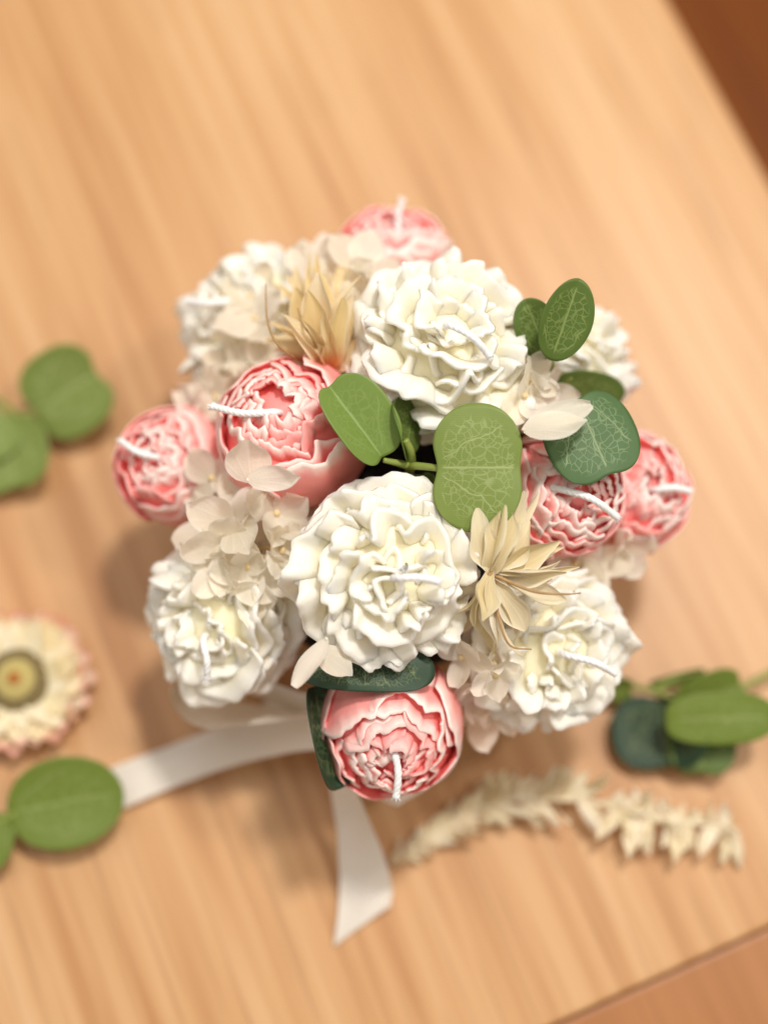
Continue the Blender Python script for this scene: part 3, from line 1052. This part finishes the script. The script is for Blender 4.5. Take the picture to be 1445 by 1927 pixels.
def sprig(label, at, group=None):
    r = thing('eucalyptus_sprig', label, 'eucalyptus', Matrix.Translation(P(*at)), group)
    bpy.context.view_layer.update()
    return r


rngL = np.random.default_rng(77)
G1 = 'eucalyptus sprigs tucked into the bouquet'
s1 = sprig('eucalyptus sprig at the bouquet centre with one broad veined leaf and one folded leaf', (770, 875, 0.10), G1)
stem(s1, [(772, 905, 0.085), (772, 880, 0.118), (800, 878, 0.127), (838, 884, 0.131)], 0.0016, 0.0011)
stem(s1, [(772, 878, 0.119), (750, 872, 0.123), (722, 866, 0.126)], 0.0016, 0.0009)
stem(s1, [(774, 880, 0.116), (772, 850, 0.124), (762, 828, 0.128)], 0.0019, 0.0013, name='bud')
leaf(s1, rngL, (806, 880, 0.132), (988, 880, 0.138), 246, 0, M_LEAF, 0.10, -0.10, -0.10, 0.09, 0.06, 'broad flat leaf with pale veins', 2.2)
leaf(s1, rngL, (722, 868, 0.124), (616, 716, 0.136), 158, 24, M_LEAFA, 0.62, -0.06, -0.05, 0.04, 0.06, 'folded leaf')
leaf(s1, rngL, (768, 866, 0.118), (732, 752, 0.130), 120, 66, M_LEAFD, 0.25, 0.05, 0.1)
leaf(s1, rngL, (790, 890, 0.110), (812, 930, 0.105), 60, 40, M_LEAFD, 0.1)

s2 = sprig('eucalyptus sprig beside the largest white candle with paired olive and blue green leaves', (1045, 720, 0.08), G1)
stem(s2, [(1050, 760, 0.080), (1042, 715, 0.104), (1034, 668, 0.116)], 0.0015, 0.0011)
stem(s2, [(1044, 735, 0.094), (1060, 722, 0.108), (1075, 712, 0.112)], 0.0010, 0.0006)
leaf(s2, rngL, (1036, 678, 0.130), (1092, 526, 0.146), 104, 10, M_LEAFD, 0.28, -0.06, 0.0, 0.0, 0.0, 'cupped olive leaf', 1.9)
leaf(s2, rngL, (1032, 674, 0.122), (988, 564, 0.134), 84, -10, M_LEAFD, 0.22, -0.06, 0.0, 0.0, 0.0, 'small olive leaf', 2.1)
leaf(s2, rngL, (1030, 738, 0.098), (1176, 768, 0.090), 118, 20, M_LEAFD, 0.15, -0.1, 0.0)
leaf(s2, rngL, (1078, 742, 0.130), (1154, 894, 0.131), 182, -10, M_LEAFB, -0.08, -0.12, -0.10, 0.07, 0.05, 'blue green leaf with pale veins')

s3 = sprig('dark eucalyptus leaves wrapped around the lowest pink peony', (640, 1275, 0.06), G1)
stem(s3, [(690, 1230, 0.06), (640, 1270, 0.072), (600, 1292, 0.082)], 0.0013, 0.0009)
leaf(s3, rngL, (690, 1210, 0.104), (686, 1300, 0.106), 262, 0, M_LEAFK, 0.0, -0.10, -0.10, 0.03, 0.0, 'long dark leaf')
leaf(s3, rngL, (590, 1286, 0.088), (622, 1486, 0.078), 150, -48, M_LEAFK, 0.2, 0.10, 0.45, 0.03, 0.0, 'curled dark leaf', 2.1)

G2 = 'loose eucalyptus cuttings on the table'
s4 = sprig('loose eucalyptus cutting with a notched leaf lying on bare wood beyond the strawflower', (40, 790, 0.002), G2)
stem(s4, [(-60, 730, 0.006), (0, 755, 0.012), (40, 782, 0.014), (75, 772, 0.014)], 0.0016, 0.0010)
leaf(s4, rngL, (60, 780, 0.014), (196, 692, 0.024), 172, 10, M_LEAF, 0.10, 0.02, 0.05, 0.05, 0.10)
leaf(s4, rngL, (12, 790, 0.012), (30, 925, 0.012), 165, 10, M_LEAF, 0.10, -0.02, 0.05)
leaf(s4, rngL, (10, 765, 0.012), (-60, 850, 0.012), 150, 10, M_LEAF, 0.10, 0.02, 0.05)

s5 = sprig('loose eucalyptus cutting with one oval leaf lying over the ribbon end', (10, 1540, 0.002), G2)
stem(s5, [(-40, 1560, 0.006), (0, 1548, 0.012), (30, 1530, 0.014)], 0.0014, 0.0009)
leaf(s5, rngL, (15, 1530, 0.014), (232, 1490, 0.016), 172, -4, M_LEAFT, 0.06, -0.03, 0.10, 0.0, 0.0, sup=2.05)
leaf(s5, rngL, (-10, 1520, 0.012), (-40, 1640, 0.012), 110, 6, M_LEAFT, 0.05, 0.02, 0.05)

s6 = sprig('loose eucalyptus cutting with several overlapping leaves beside the bleached dried sprig', (1240, 1310, 0.002), G2)
stem(s6, [(1150, 1285, 0.008), (1220, 1298, 0.014), (1290, 1325, 0.018), (1340, 1345, 0.02)], 0.0013, 0.0009)
stem(s6, [(1230, 1300, 0.014), (1270, 1275, 0.016), (1320, 1262, 0.016)], 0.0018, 0.0012)
stem(s6, [(1330, 1310, 0.012), (1400, 1290, 0.012), (1470, 1255, 0.010)], 0.0013, 0.0013)
leaf(s6, rngL, (1195, 1295, 0.012), (1090, 1290, 0.010), 62, -30, M_LEAFT, 0.2)
leaf(s6, rngL, (1240, 1300, 0.012), (1255, 1452, 0.010), 190, 26, M_LEAFK, 0.25, 0.0, 0.1)
leaf(s6, rngL, (1318, 1330, 0.013), (1318, 1462, 0.011), 130, 0, M_LEAFD, 0.1, 0.0, 0.05)
leaf(s6, rngL, (1248, 1354, 0.028), (1462, 1350, 0.028), 100, 0, M_LEAFT, 0.05, -0.02, -0.05, 0.02, 0.02)
leaf(s6, rngL, (1268, 1342, 0.017), (1398, 1282, 0.019), 100, 6, M_LEAFT, 0.2, 0.02, 0.05)
leaf(s6, rngL, (1215, 1290, 0.014), (1330, 1262, 0.016), 40, 40, M_LEAFT, 0.3)


# ------------------------------------------------------------------ strawflower on the table
rngS = np.random.default_rng(9)
sc = P(30, 1278, 0.016)
straw = thing('strawflower', 'dried cream strawflower head with pink bract tips and brown eye on the table', 'dried flower',
              Matrix.Translation((sc[0], sc[1], 0.0006)))
SR = px2m(130, sc)
v, f = ball(SR * 0.36, 0.46, 0.0, 28, 14)
obj('disc', mesh('disc', v + np.array([0, 0, 0.0135]), f), M_DISC, straw)
v, f = ball(SR * 0.48, 0.35, 0.0, 28, 14)
obj('disc_ring', mesh('disc_ring', v + np.array([0, 0, 0.0125]), f), M_DISC2, straw)
v, f = ball(SR * 0.10, 0.5, 0.0, 16, 10)
obj('eye', mesh('eye', v + np.array([0, 0, 0.0135 + SR * 0.36 * 0.46 - 0.0005]), f), M_BROWN, straw)
v, f = tube([(0, 0, 0.0), (0, 0, 0.006), (0, 0, 0.012)], [SR * 0.3, SR * 0.42, SR * 0.40], 24)
obj('calyx', mesh('calyx', v, f), M_BRACT, straw)
SM = []
for k in range(5):
    u = np.linspace(-1, 1, 7)[None, :]
    vv = np.linspace(0, 1, 10)[:, None]
    w = 0.30 * np.sin(math.pi * (0.12 + 0.84 * vv ** 0.9)) ** 0.7
    Pt = np.stack([w * u, vv + 0 * u, 0.06 * u ** 2 + 0.16 * vv ** 2 - 0.05 * vv + 0.01 * np.sin(5 * vv + k)], 2)
    e = smooth01((vv - 0.70) / 0.30) * (0.6 + 0.4 * rngS.random()) + 0 * u
    v, f, at = sheet(Pt, 0.0, {'rim': e * (k < 3), 'puv': np.stack([u * 0.3 + 0 * vv, vv + 0 * u, 0 * w * u + k], 2)})
    me = mesh('bract', v, f, at)
    me.materials.append(M_STRAW)
    SM.append(me)
for li, (n, L, lift, z0) in enumerate(((20, 0.72, 3, 0.007), (20, 0.68, 7, 0.0095), (18, 0.58, 9, 0.0115), (16, 0.42, 10, 0.013))):
    for k in range(n):
        az = 2 * math.pi * (k + 0.5 * (li % 2) + 0.3 * rngS.random()) / n
        m = (Matrix.Rotation(az, 4, 'Z') @ Matrix.Translation((0, SR * 0.36, z0)) @
             Matrix.Rotation(math.radians(lift + 6 * rngS.normal()), 4, 'X') @ Matrix.Rotation(0.2 * rngS.normal(), 4, 'Y') @
             Matrix.Scale(SR * L * (0.92 + 0.16 * rngS.random()), 4))
        obj('bract', SM[rngS.integers(3) if li < 2 else 3 + rngS.integers(2)], None, straw, m)

# ------------------------------------------------------------------ bleached dried sprig on the table
rngB = np.random.default_rng(19)
BM = []
for k in range(8):
    v, f, at = flat_petal(rngB, 1.0, 0.17 + 0.08 * rngB.random(), 0.3 * rngB.normal(), 0.06, n=8, thick=0.0, tip=1.0)
    me = mesh('bract', v, f, at)
    me.materials.append(M_BRACT)
    BM.append(me)
bs = thing('bleached_sprig', 'bleached cream dried sprig with feathery papery bracts lying on the table', 'dried sprig',
           Matrix.Translation(P(740, 1618, 0.0)))
bpy.context.view_layer.update()
rb = np.array(bs.matrix_world.translation)
path = spline([P(735, 1622, 0.003), P(830, 1565, 0.006), P(930, 1512, 0.009), P(1030, 1505, 0.011), P(1120, 1510, 0.011),
               P(1210, 1540, 0.010), P(1300, 1548, 0.009), P(1375, 1560, 0.006)], 80)
v, f = tube(path - rb, np.linspace(0.0006, 0.0012, 80), 6)
obj('stem', mesh('stem', v, f), M_BRACT, bs)


def bract(pos, d, L, wf=1.0):
    d = norm(d)
    nr = norm(np.array([0, 0, 1]) + 0.5 * rngB.normal(size=3))
    nr = norm(nr - d * (nr @ d))
    xa = np.cross(d, nr)
    o = pos - rb
    m = Matrix(((xa[0], d[0], nr[0], o[0]), (xa[1], d[1], nr[1], o[1]), (xa[2], d[2], nr[2], o[2]), (0, 0, 0, 1))) @ Matrix.Scale(L, 4) @ Matrix.Scale(wf, 4, (1, 0, 0))
    obj('bract', BM[rngB.integers(8)], None, bs, m)


tn = np.gradient(path, axis=0)
for i in range(80):
    t = norm(tn[i])
    n = np.array([-t[1], t[0], 0])
    s = i / 79
    Lb = 0.005 + 0.008 * math.sin(min(1, s / 0.55) * math.pi * 0.62)
    if s > 0.55:
        Lb = 0.017
    for sg in (-1, 1):
        if s < 0.52:
            if sg < 0 and 0.28 < s < 0.52 and rngB.random() < 0.75:
                continue
            bract(path[i], -t * -0.75 * (1 if s < 0.5 else 1) + n * sg * 0.75 + np.array([0, 0, 0.25 + 0.2 * rngB.random()]), Lb * (0.8 + 0.4 * rngB.random()))
        elif (0.60 < s < 0.86 or s > 0.92) and rngB.random() < 0.75:
            bract(path[i], t * (rngB.random() - 0.6) + n * sg * (0.9 if sg < 0 else 0.7) + np.array([0, 0, 0.35 * rngB.random()]),
                  (0.0115 if sg < 0 else 0.0085) * (0.7 + 0.6 * rngB.random()), 1.25)
    if s > 0.5 and i % 3 == 0:
        bract(path[i], t + 0.3 * rngB.normal(size=3) + np.array([0, 0, 0.3]), 0.010)

# ------------------------------------------------------------------ ribbon
rib = thing('ribbon_bow', 'ivory grosgrain ribbon bow tied round the pot with two trailing tails', 'ribbon', Matrix.Translation(P(620, 1360, 0.0)))
bpy.context.view_layer.update()
rbn = np.array(rib.matrix_world.translation)


def strip(name, rows, n=60, m=9, cut=0.0, cupz=0.0):
    """rows: (px, py, z, (width direction xyz), width in m)"""
    c = spline([P(*r[:3]) for r in rows], n)
    w = spline([np.asarray(r[3], float) for r in rows], n)
    w /= np.linalg.norm(w, axis=1, keepdims=True)
    wid = spline([[r[4]] for r in rows], n)
    u = np.linspace(-0.5, 0.5, m)
    Pt = c[:, None, :] + w[:, None, :] * (wid * u[None, :])[:, :, None] - rbn
    nr_ = np.cross(np.gradient(c, axis=0), w)
    nr_ /= np.linalg.norm(nr_, axis=1, keepdims=True) + 1e-9
    tt_ = np.linspace(0, 1, n)
    Pt = Pt + nr_[:, None, :] * (0.0009 * np.sin(11 * tt_[:, None] + 4 * u[None, :]) + 0.0006 * (2 * u[None, :]) ** 2 * np.sin(6 * tt_[:, None] + 1))[:, :, None]
    if cut:
        tan = norm(c[-1] - c[-4])
        k = smooth01((np.arange(n) / (n - 1) - 0.7) / 0.3)
        Pt = Pt + (k[:, None] * u[None, :] * cut)[:, :, None] * tan
    Lc = np.cumsum(np.r_[0, np.linalg.norm(np.diff(c, axis=0), axis=1)]) * 1000
    puv = np.stack([np.broadcast_to(u, (n, m)), np.broadcast_to(Lc[:, None], (n, m)), np.zeros((n, m))], 2)
    v, f, at = sheet(Pt, 0.0, {'puv': puv / np.array([1, 1000, 1])})
    return obj(name, mesh(name, v, f, at), M_RIB, rib)


WD = 0.024
strip('tail', [(640, 1350, .045, (0.1, 1, .3), WD), (560, 1358, .036, (.2, 1, .1), WD), (460, 1385, .020, (.35, 1, 0), WD), (350, 1432, .006, (.45, 1, 0), WD),
               (225, 1482, .0032, (.40, 1, 0), WD), (150, 1512, .0030, (.38, 1, 0), WD), (80, 1540, .0030, (.38, 1, 0), WD)])
strip('tail', [(610, 1390, .050, (.4, .1, 1), 0.0205), (640, 1470, .038, (.42, 0, 1), 0.0205), (664, 1550, .026, (.62, .12, .8), 0.0205), (680, 1620, .015, (1, .0, .4), 0.0205),
               (688, 1680, .006, (1, -.1, .0), 0.0205), (682, 1742, .0030, (1, -.1, 0), 0.0205)], cut=-0.018)
strip('loop', [(600, 1342, .048, (0, .2, 1), WD), (500, 1300, .046, (0, .2, 1), WD), (400, 1258, .044, (.2, .2, 1), WD), (340, 1262, .042, (.3, .1, 1), WD), (328, 1302, .042, (.1, -.5, 1), WD),
               (385, 1342, .043, (0, -.8, 1), WD), (470, 1344, .044, (0, -.6, 1), WD), (600, 1345, .046, (0, -.1, 1), WD)])
strip('loop', [(640, 1362, .052, (0, .1, 1), WD), (690, 1450, .054, (.2, .3, 1), WD), (744, 1478, .054, (.1, .5, 1), WD), (762, 1476, .054, (0, .5, 1), WD), (800, 1458, .054, (-.2, .4, 1), WD), (836, 1424, .054, (-.2, .2, 1), WD),
               (800, 1370, .054, (0, .1, 1), WD), (690, 1345, .052, (0, .1, 1), WD)])
v, f = ball(0.011, 0.9, 0.0, 16, 10)
kp = P(630, 1352, 0.046) - rbn
obj('knot', mesh('knot', v + kp, f, {'puv': v * 1.0}), M_RIB, rib)
th_ = np.linspace(0, 2 * math.pi, 60)
bandc = np.stack([0.0465 * np.cos(th_), 0.0465 * np.sin(th_), 0 * th_], 1) + np.array([pc[0], pc[1], 0.038]) - rbn
Pt = bandc[:, None, :] + np.array([0, 0, 1.0])[None, None, :] * (np.linspace(-0.5, 0.5, 5) * WD)[None, :, None]
v, f, at = sheet(Pt, 0.0004, {'puv': np.stack([np.zeros((60, 5)), np.broadcast_to(th_[:, None] * 0.0465, (60, 5)), np.zeros((60, 5))], 2)})
obj('band', mesh('band', v, f, at), M_RIB, rib)
